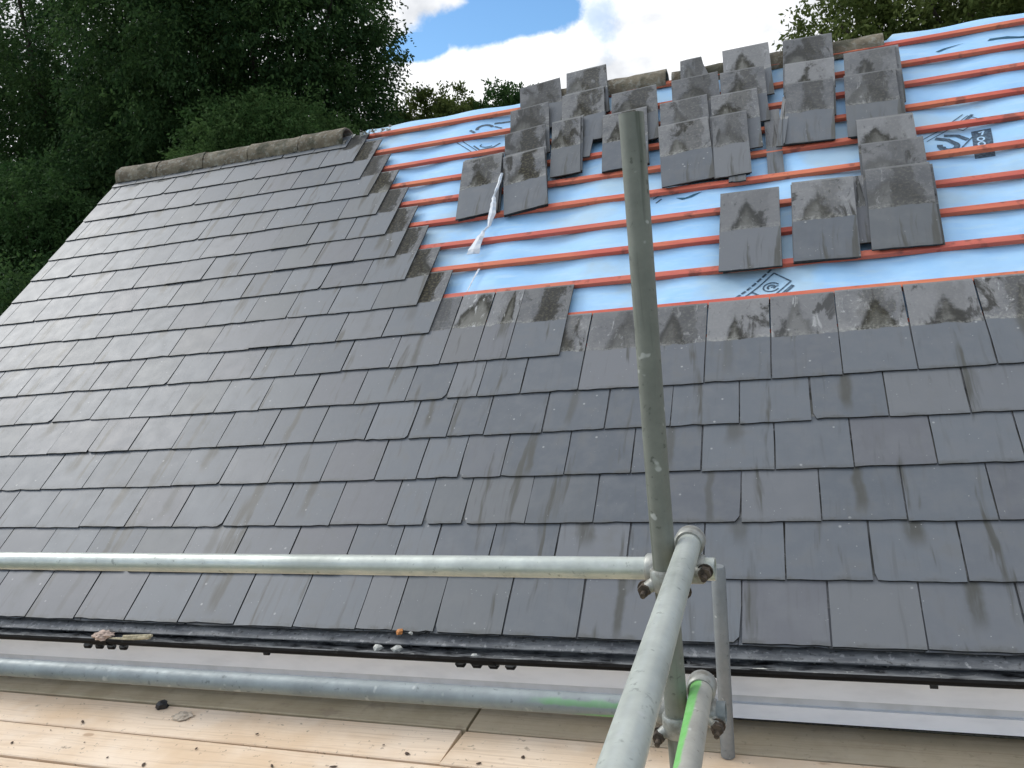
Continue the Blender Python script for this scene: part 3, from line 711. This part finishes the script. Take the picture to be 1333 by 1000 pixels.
# ------------------------------------------------------------------ scaffold
scaf=thing('scaffold',(-.295,1.668,0),'galvanised tube scaffold with guard rails clamped to a tall weathered pole','scaffold')
R_=.02415
def tubepart(name,pts,mat,r=R_,parent=None,label=None):
    mb=MB()
    P=[Vector(p) for p in pts]; Q=[]
    for a,b in zip(P[:-1],P[1:]):
        n=max(2,int((b-a).length/.25))
        Q+=[a+(b-a)*k/n for k in range(n)]
    Q.append(P[-1])
    mb.tube(Q,r,28,inner=r-.0042,cap=False)
    o=mb.build(name,mat,parent or scaf,smooth=True)
    if label: o['label']=label
    return o
Z=lambda z: CAMZ+z
M_MID=tube_mat('mid_rail_tube',(.33,.365,.365),(.17,.195,.195),.4,.5,paint=paint_mid)
M_RET=tube_mat('green_daubed_tube',(.42,.41,.36),(.24,.22,.19),.15,.6,paint=paint_ret)
tubepart('upright_pole',[(-.318,1.668,0.),(-.298,1.668,Z(-1.2)),(-.291,1.667,Z(-.5)),(-.2765,1.665,Z(.247))],M_GALVD)
tubepart('guard_rail',[(-4.8,1.722,Z(-.678)),(-.196,1.72,Z(-.689))],M_GALV)
tubepart('mid_rail',[(-4.8,1.722,Z(-1.016)),(-.199,1.72,Z(-1.016))],M_MID,label='mid rail with a band of green paint near its end')
tubepart('return_rail',[(-.246,1.752,Z(-.634)),(-.205,.787,Z(-.538)),(-.185,.30,Z(-.49))],M_GALV)
tubepart('return_rail',[(-.247,1.752,Z(-.963)),(-.232,1.35,Z(-.915)),(-.20,.35,Z(-.80))],M_RET,label='lower return rail daubed with bright green paint')
def coupler(c,ax1,ax2,d,bolt_pos):
    """c: point between the tubes; ring round tube 1 and ring round tube 2, joined by a block"""
    mb=MB(); c1,c2=Vector(d[0]),Vector(d[1])
    for cc,ax in ((c1,Vector(ax1)),(c2,Vector(ax2))):
        ax=ax.normalized(); n=24; rings=[]
        mb.tube([cc-ax*.024,cc-ax*.019,cc+ax*.019,cc+ax*.024],[.0275,.0315,.0315,.0275],24,cap=True)
        side=ax.orthogonal().normalized()
    a,b=c1,c2; m=(a+b)/2; s=.016
    mb.box(m.x-s,m.x+s,m.y-s,m.y+s,m.z-s,m.z+s)
    for bp in bolt_pos:      # eye lugs that carry the bolts
        p=Vector(bp); tgt=c1 if (p-c1).length<(p-c2).length else c2
        mb.tube([tgt+(p-tgt)*.45,p],[.016,.012],10)
    o=mb.build('coupler',M_COUP,scaf,smooth=True)
    for bp in bolt_pos:
        p=Vector(bp); bb=MB()
        bb.tube([p+Vector((0,-.030,-.004)),p+Vector((0,.03,0))],.006,10)
        bb.tube([p+Vector((0,-.014,0)),p+Vector((0,.004,0))],.0135,6); bb.tube([p+Vector((0,.004,0)),p+Vector((0,.007,0))],.0165,14)
        bb.build('bolt',M_RUST,o)
coupler(None,(1,0,0),(0,0,1),((-.318,1.72,Z(-.688)),(-.293,1.668,Z(-.690))),[(-.336,1.655,Z(-.708)),(-.262,1.69,Z(-.73))])
coupler(None,(0,1,-.1),(1,0,0),((-.2445,1.722,Z(-.630)),(-.2405,1.72,Z(-.689))),[(-.213,1.678,Z(-.680))])
coupler(None,(1,0,0),(0,0,1),((-.325,1.72,Z(-1.016)),(-.297,1.668,Z(-1.018))),[(-.336,1.655,Z(-1.040))])
coupler(None,(0,1,-.1),(1,0,0),((-.2465,1.722,Z(-.960)),(-.242,1.72,Z(-1.016))),[(-.214,1.678,Z(-1.025))])
# hidden supports under the boards
for x in (-4.4,-2.6,-.9,.7,2.0): tubepart('transom',[(x,.2,ZB-.064),(x,2.93,ZB-.064)],M_GALV)
for y in (.5,2.0): tubepart('ledger',[(-4.9,y,ZB-.113),(2.6,y,ZB-.113)],M_GALV)
for x,y in ((-4.7,1.668),(2.3,1.668),(-4.7,.40),(-.318,.40),(2.3,.40)): tubepart('upright_pole',[(x,y,0),(x,y,ZB-.05 if y<1 else Z(-.3))],M_GALVD)

# stub post standing on the boards by the fascia
mb=MB(); mb.tube([(-.3255,2.768,ZB+.004),(-.316,2.768,Z(-1.45)),(-.3065,2.768,Z(-1.105)),(-.306,2.768,Z(-1.098))],[.0242,.0242,.0242,.019],26); 
o=thing('stub_post',(-.3255,2.768,ZB),'short grey steel post standing on the boards close to the fascia','post')
mb.build('tube',tube_mat('post_tube',(.25,.265,.265),(.15,.16,.16),.3,.5),o,smooth=True)
mb=MB(); mb.box(-.372,-.279,2.722,2.812,ZB+.0005,ZB+.005); 

# ------------------------------------------------------------------ scaffold boards
SL=-.0114
def board(x0,x1,yf,w,lab,weather_shade,endskew=0.,tint=None):
    w-=.007
    """yf: front edge at x=-.3"""
    mb=MB(); th=.038; b=.004
    c=(random.random(),random.random(),weather_shade,1) if tint is None else tint
    prof=[(0+b,-th),(w-b,-th),(w,-th+b),(w,-b),(w-b,0),(b,0),(0,-b),(0,-th+b)]
    seg=14; vs=[]
    for k in range(seg+1):
        x=x0+(x1-x0)*k/seg; warp=.0015*math.sin(x*1.3+yf*40)
        for (y,z) in prof:
            sk=endskew*(y-w/2) if k in (0,seg) else 0
            vs.append((x+sk,yf+SL*(x+.3)+y,ZB+z+warp-.0015))
    m=8; fs=[(k*m+a,k*m+(a+1)%m,(k+1)*m+(a+1)%m,(k+1)*m+a) for k in range(seg) for a in range(m)]+[tuple(range(m)),tuple(seg*m+a for a in range(m))]
    mb.add(vs,fs,c)
    tag(mb.build('scaffold_board',M_BOARD,loc=((x0+x1)/2,yf+w/2,ZB-.038)),lab,'scaffold board','scaffold boards')
board(-5.2,-1.338,2.806,.222,'greyish brown scaffold board under the fascia, meeting a yellower board end to end',.85)
board(-1.325,2.55,2.800,.222,'yellowish weathered scaffold board under the fascia, behind the short post',.72)
board(-5.2,-1.352,2.573,.226,'long pale scaffold board second out from the fascia with a dark chip on it',.0)
board(-1.340,2.55,2.570,.224,'pale pinkish knotty scaffold board running behind the tall pole',.05,.1)
board(-5.2,-1.30,2.342,.226,'pale tan scaffold board third out from the fascia with scattered dark flecks',.0)
board(-1.292,2.55,2.340,.226,'scaffold board third out from the fascia behind the clamped rails',.1)
board(-4.6,-.75,2.110,.226,'tan scaffold board fourth out from the fascia on the far side of the joint',.0)
board(-.742,2.55,2.108,.226,'tan scaffold board fourth out from the fascia, below the green daubed rail',.0)
board(-4.0,-.40,1.878,.226,'scaffold board nearest the tall pole on the roof side',.1)
for k in range(5): board(-3.2,2.4,1.40-.232*k,.226,'scaffold board of the platform the photographer stands on',.1)
lump('black_scrap',(-2.80,2.80,ZB+.012),.026,M_BLACK,'small black lump of scrap on the gap between the outer boards','scrap',.8,2)
lump('cement_blob',(-2.645,2.742,ZB+.002),.034,M_BLOB,'flat pale cement blob stuck on the second board','cement',.18,3,stretch=(1.3,1,1))
for k,(x,y) in enumerate([(-3.1,2.64),(-2.2,2.66),(-2.95,2.50),(-2.4,2.53),(-2.0,2.47),(-1.62,2.66),(-1.75,2.50),(-3.3,2.45),(-2.75,2.42),(-2.55,2.40),(-1.5,2.62),(-1.05,2.66),(-.75,2.68),(-1.2,2.60),(-2.1,2.58),(-3.2,2.56)]):
    lump('wood_chip',(x,y,ZB+.0035),random.uniform(.003,.009),M_TWIG,'small dark bark chip lying on the pale boards','chip',.35,1,'dark chips scattered on the boards',stretch=(random.uniform(1,2.2),1,1)).rotation_euler=(0,0,random.uniform(0,3))

# ------------------------------------------------------------------ trees
def crown_mesh(name,lobes,nspray,nleaf,leaf,mat,parent,spray_r,droop=.3,seed=1,dens_in=.35):
    rg=np.random.default_rng(seed); vol=np.array([l[3]*l[4]*l[5] for l in lobes])**.75; pr=vol/vol.sum()
    li=rg.choice(len(lobes),nspray,p=pr); L=np.array(lobes)[li]
    d=rg.normal(size=(nspray,3)); d/=np.linalg.norm(d,axis=1)[:,None]
    rad=np.where(rg.random(nspray)<dens_in, rg.random(nspray)**.5*.85, .85+.22*rg.random(nspray))
    cen=L[:,:3]+d*L[:,3:6]*rad[:,None]
    tone=np.clip(.45+.28*rg.normal(size=nspray),0,1)
    N=nspray*nleaf; si=np.repeat(np.arange(nspray),nleaf)
    # leaves strung on a few twigs per spray
    tw=5; td=rg.normal(size=(nspray,tw,3))+d[:,None,:]*.9; td[:,:,2]-=droop*.4; td/=np.linalg.norm(td,axis=2)[:,:,None]
    ti=rg.integers(0,tw,N); f=rg.random(N)**.7
    sr=spray_r*(.6+.8*rg.random(nspray))
    pos=cen[si]+td[si,ti]*(f*sr[si])[:,None]+rg.normal(size=(N,3))*(.13*sr[si])[:,None]
    pos[:,2]-=droop*.35*(f**2)*sr[si]
    a=rg.normal(size=(N,3))*.7+td[si,ti]; a[:,2]-=droop; a/=np.linalg.norm(a,axis=1)[:,None]
    b=np.cross(a,rg.normal(size=(N,3))); b/=np.linalg.norm(b,axis=1)[:,None]
    ln=leaf*(.7+.7*rg.random(N))[:,None]; wd=ln*.24
    V=np.empty((N,4,3)); V[:,0]=pos; V[:,1]=pos+a*ln*.45+b*wd; V[:,2]=pos+a*ln; V[:,3]=pos+a*ln*.45-b*wd
    off=np.array(wl(parent)); V-=off
    me=bpy.data.meshes.new(name); me.vertices.add(4*N); me.loops.add(4*N); me.polygons.add(N)
    me.vertices.foreach_set('co',V.astype(np.float32).ravel())
    me.loops.foreach_set('vertex_index',np.arange(4*N,dtype=np.int32))
    me.polygons.foreach_set('loop_start',np.arange(0,4*N,4,dtype=np.int32)); me.polygons.foreach_set('loop_total',np.full(N,4,dtype=np.int32))
    me.update(); me.validate()
    ca=me.color_attributes.new('rnd','FLOAT_COLOR','POINT'); col=np.ones((N,4,4),dtype=np.float32)
    col[:,:,0]=np.clip(tone[si]+.12*rg.normal(size=N),0,1)[:,None]; col[:,:,1]=rg.random(N)[:,None]; ca.data.foreach_set('color',col.ravel())
    me.materials.append(mat); o=bpy.data.objects.new(name,me); C.objects.link(o); o.parent=parent; return o
def tree(name,base,lab,lobes,mat,nspray,nleaf,leaf,spray_r,droop=.3,seed=1,tr=.22,group=None,dens_in=.35):
    """lobes: x,y,z,rx,ry,rz in camera-height metres (z relative to eye)"""
    lobes=[(a,b,c+CAMZ,d,e,f) for a,b,c,d,e,f in lobes]
    o=thing(name,(base[0],base[1],0),lab,'bush' if 'bush' in name else 'tree',group)
    crown_mesh('crown',lobes,nspray,nleaf,leaf,mat,o,spray_r,droop,seed,dens_in)
    mb=MB(); rg=random.Random(seed); B=Vector((base[0],base[1],-.1)); mid=Vector(lobes[0][:3])
    fork=B.lerp(mid,.55); mb.tube([B,B.lerp(fork,.5)+Vector((rg.uniform(-.1,.1),0,0)),fork],[tr*1.2,tr,tr*.8],12)
    for l in lobes:
        c=Vector(l[:3])
        for q in range(3):
            e=c+Vector((rg.uniform(-.7,.7)*l[3],rg.uniform(-.7,.7)*l[4],rg.uniform(-.2,.75)*l[5]))
            m1=fork.lerp(e,.5)+Vector((rg.uniform(-.2,.2),rg.uniform(-.2,.2),rg.uniform(0,.3)))
            mb.tube([fork,m1,e],[tr*.45,tr*.25,tr*.06],8)
    mb.build('trunk',M_BARK,o,smooth=True); return o
LF_D=leaf_mat('leaf_dark',(.026,.062,.022),(.095,.165,.052))
LF_M=leaf_mat('leaf_mid',(.034,.080,.026),(.090,.165,.052))
LF_L=leaf_mat('leaf_light',(.050,.105,.030),(.115,.190,.062))
LF_O=leaf_mat('leaf_olive',(.075,.11,.028),(.18,.22,.065))
tree('ash_tree',(-9.2,13.6),'big dark ash tree whose drooping edge meets the blue sky',[(-9.2,13.6,4.4,2.7,2.6,3.0),(-7.3,13.0,4.0,1.25,1.4,1.3),(-7.5,13.2,2.6,1.1,1.2,1.0),(-8.6,13,6.6,2.4,2.2,1.8),(-10.5,13.2,2.6,1.6,1.6,1.5)],LF_D,2100,110,.072,.46,.55,3)
tree('ash_tree',(-15.2,15.5),'tall dark tree at the far corner behind the verge',[(-15,15.4,4.6,3.6,3.0,3.6),(-12.6,15.2,4.9,2.3,2.4,3.0),(-17.5,15,3.2,2.6,2.5,3.2),(-13.6,15.2,2.6,2.4,2.2,2.0)],LF_D,2100,100,.085,.56,.5,5,.3)
tree('elder_bush',(-7.65,11.2),'lighter green bush rising just over the bedded ridge tiles',[(-7.6,11.2,1.75,1.05,1.0,1.0),(-6.75,11.2,1.75,.75,.8,.85),(-8.5,11.3,1.25,.8,.8,.8)],LF_L,700,120,.056,.27,.5,8,.1)
tree('hazel_bush',(-11.9,11.6),'broad mid-green bush outside the verge under the tall dark tree',[(-11.6,11.4,1.2,1.35,1.3,1.2),(-13.0,11.8,1.3,1.4,1.4,1.3),(-10.6,11.5,.3,1.0,1.0,1.0),(-12.6,11.6,.2,1.4,1.3,1.2)],LF_M,1000,110,.062,.33,.4,9,.12)
tree('laurel_bush',(-10.5,9.4),'very dark low bush beside the verge',[(-10.6,9.2,-.8,1.3,1.2,1.3),(-12.2,9.8,-.9,1.5,1.4,1.4),(-9.4,9.6,-1.2,.9,.9,1.2)],LF_D,700,90,.07,.34,.3,10,.12)
tree('hawthorn_tree',(-6.7,16.2),'small olive-green tree peeping over the bare ridge beside the white cloud',[(-6.75,16.2,2.55,.95,.9,.75),(-6.3,16.1,2.75,.6,.6,.62),(-7.6,16.1,2.2,.75,.7,.8),(-5.9,16.2,2.2,.6,.6,.5)],LF_O,420,90,.075,.28,.2,12,.1)
tree('hawthorn_tree',(-5.3,16.8),'smallest dark green tree top showing over the ridge next to the tall slate pile',[(-5.2,16.6,2.85,.55,.6,.45),(-5.6,16.6,2.55,.6,.6,.35),(-4.8,16.8,2.7,.6,.6,.5)],LF_M,200,90,.075,.25,.2,13,.08)
tree('sycamore_tree',(3.4,13.6),'olive-green tree behind the ridge above the bare blue membrane',[(2.2,13.4,2.95,1.3,1.3,.95),(3.6,13.6,3.2,1.6,1.5,1.3),(5.4,13.4,3.3,1.8,1.5,1.3),(.95,13.3,2.55,.75,.9,.55),(3.8,13.6,1.8,2.6,1.4,1.0)],LF_O,1300,95,.074,.36,.3,15,.2)

# ------------------------------------------------------------------ ground
mb=MB(); mb.add([(-400,-400,0),(400,-400,0),(400,400,0),(-400,400,0)],[(0,1,2,3)]); tag(mb.build('ground',M_GROUND),None,None,None,'structure')
# far wood that closes the horizon
def far_wood():
    o=None; rg=np.random.default_rng(21); N=26000
    ang=rg.uniform(-1.35,1.2,N); dist=rg.uniform(42,60,N); top=2.2+1.6*np.sin(ang*9)+1.1*np.sin(ang*23+1)
    z=CAMZ+rg.uniform(-4.3,1,N)*1.0; z=np.minimum(z,CAMZ+top*rg.random(N)**.3-1.0)
    p=np.stack([np.sin(ang)*dist,np.cos(ang)*dist,z],1)
    a=rg.normal(size=(N,3)); a/=np.linalg.norm(a,axis=1)[:,None]; b=np.cross(a,rg.normal(size=(N,3))); b/=np.linalg.norm(b,axis=1)[:,None]
    s=.55*(.6+.8*rg.random(N))[:,None]
    V=np.stack([p-a*s,p+b*s*.6,p+a*s,p-b*s*.6],1)
    me=bpy.data.meshes.new('far_wood'); me.vertices.add(4*N); me.loops.add(4*N); me.polygons.add(N)
    me.vertices.foreach_set('co',V.astype(np.float32).ravel()); me.loops.foreach_set('vertex_index',np.arange(4*N,dtype=np.int32))
    me.polygons.foreach_set('loop_start',np.arange(0,4*N,4,dtype=np.int32)); me.polygons.foreach_set('loop_total',np.full(N,4,dtype=np.int32)); me.update(); me.validate()
    ca=me.color_attributes.new('rnd','FLOAT_COLOR','POINT'); col=np.ones((N,4,4),dtype=np.float32); col[:,:,:2]=rg.random((N,1,2)); ca.data.foreach_set('color',col.ravel())
    me.materials.append(LF_D); o=bpy.data.objects.new('far_wood',me); C.objects.link(o); tag(o,None,None,None,'stuff')
far_wood()

# ------------------------------------------------------------------ sky and sun
SUN=Vector((-.78,.22,.66)).normalized()
el=math.asin(SUN.z); az=math.atan2(SUN.x,SUN.y)
w=bpy.data.worlds.new('World'); bpy.context.scene.world=w; w.use_nodes=True
t=NT(w.node_tree); bg=w.node_tree.nodes['Background']
sky=t.n.new('ShaderNodeTexSky'); sky.sky_type='NISHITA'; sky.sun_disc=False; sky.sun_elevation=el; sky.sun_rotation=az; sky.air_density=1.0; sky.dust_density=.6; sky.ozone_density=1.6
d=t.node('ShaderNodeTexCoord',0); q=t.xyz(d)
yy=t.m('MAXIMUM',q[1],.05); a=t.m('DIVIDE',q[0],yy); e=t.m('DIVIDE',q[2],yy)
nz=t.m('SUBTRACT',t.noise(d,7,6,.62),.5); nf=t.m('SUBTRACT',t.noise(d,26,5,.6),.5)
def blob(cx,cy,rx,ry):
    dx=t.m('DIVIDE',t.m('SUBTRACT',a,cx),rx); dy=t.m('DIVIDE',t.m('SUBTRACT',e,cy),ry)
    return t.m('SUBTRACT',1.,t.m('SQRT',t.m('ADD',t.m('MULTIPLY',dx,dx),t.m('MULTIPLY',dy,dy))))
holes=[(-.265,.280,.075,.036),(-.325,.281,.115,.036),(-.30,.33,.075,.075),(-.415,.268,.06,.022),(-.72,.62,.5,.16),(.5,.7,.4,.2)]
H=None
for h in holes: b_=blob(*h); H=b_ if H is None else t.m('MAXIMUM',H,b_)
H=t.m('ADD',H,t.m('ADD',t.m('MULTIPLY',nz,1.1),t.m('MULTIPLY',nf,.65)))
thin=t.m('MULTIPLY',t.ramp(t.m('ADD',blob(-.197,.262,.030,.055),t.m('ADD',t.m('MULTIPLY',nz,3.2),t.m('MULTIPLY',nf,1.6))),.0,1.),.55)
clear=t.m('MAXIMUM',t.ramp(H,-.02,.30),thin)
rest=t.ramp(t.noise(d,2.2,6,.6),.47,.59)                 # breaks in the cloud over the rest of the sky
front=t.ramp(q[1],.35,.6)
clear=t.m('MAXIMUM',clear,t.m('MULTIPLY',rest,t.m('SUBTRACT',1.,front)))
shade=t.m('ADD',t.noise(t.vmul(d,(1,1,1.8)),5,5,.55),t.m('MULTIPLY',nf,.15))
dt=t.n.new('ShaderNodeVectorMath'); dt.operation='DOT_PRODUCT'; t.l.new(d,dt.inputs[0]); dt.inputs[1].default_value=tuple(SUN)
glow=t.ramp(dt.outputs['Value'],.1,1.,.85,2.0)            # the cloud veil is brightest round the sun
cl=t.mix(t.ramp(shade,.40,.66),(14.5,14.6,14.8),(8.2,8.5,9.0))
cl=t.mix(t.m('SUBTRACT',1.,front),cl,t.mix(1.,cl,t.comb(glow,glow,glow),'MULTIPLY'))
skyc=t.mix(1.,sky.outputs[0],(1.02,1.42,1.72),'MULTIPLY')
colr=t.mix(clear,cl,skyc)
t.sock(bg.inputs[0],colr); bg.inputs[1].default_value=.085
ld=bpy.data.lights.new('sun','SUN'); ld.energy=1.5; ld.angle=math.radians(18); ld.color=(1.,.97,.92)
lo=bpy.data.objects.new('sun',ld); C.objects.link(lo); lo.rotation_euler=SUN.to_track_quat('Z','Y').to_euler(); lo.location=(0,0,20)

# ------------------------------------------------------------------ camera
cd=bpy.data.cameras.new('camera'); cam=bpy.data.objects.new('camera',cd); C.objects.link(cam)
cd.sensor_fit='HORIZONTAL'; cd.sensor_width=36; cd.lens=1097.708/1333*36; cd.clip_start=.02; cd.clip_end=2000
W=((0.9437844346,0.0616532448,-0.3247611713),(0.3101496300,0.1747290517,0.9344928922),(-0.1143597306,0.9826844030,-0.1457848282))
cam.matrix_world=Matrix(((W[0][0],W[0][1],-W[0][2],0),(W[1][0],W[1][1],-W[1][2],0),(W[2][0],W[2][1],-W[2][2],CAMZ),(0,0,0,1)))
sc=bpy.context.scene; sc.camera=cam
sc.view_settings.view_transform='Standard'; sc.view_settings.look='None'; sc.view_settings.exposure=.08; sc.view_settings.gamma=1
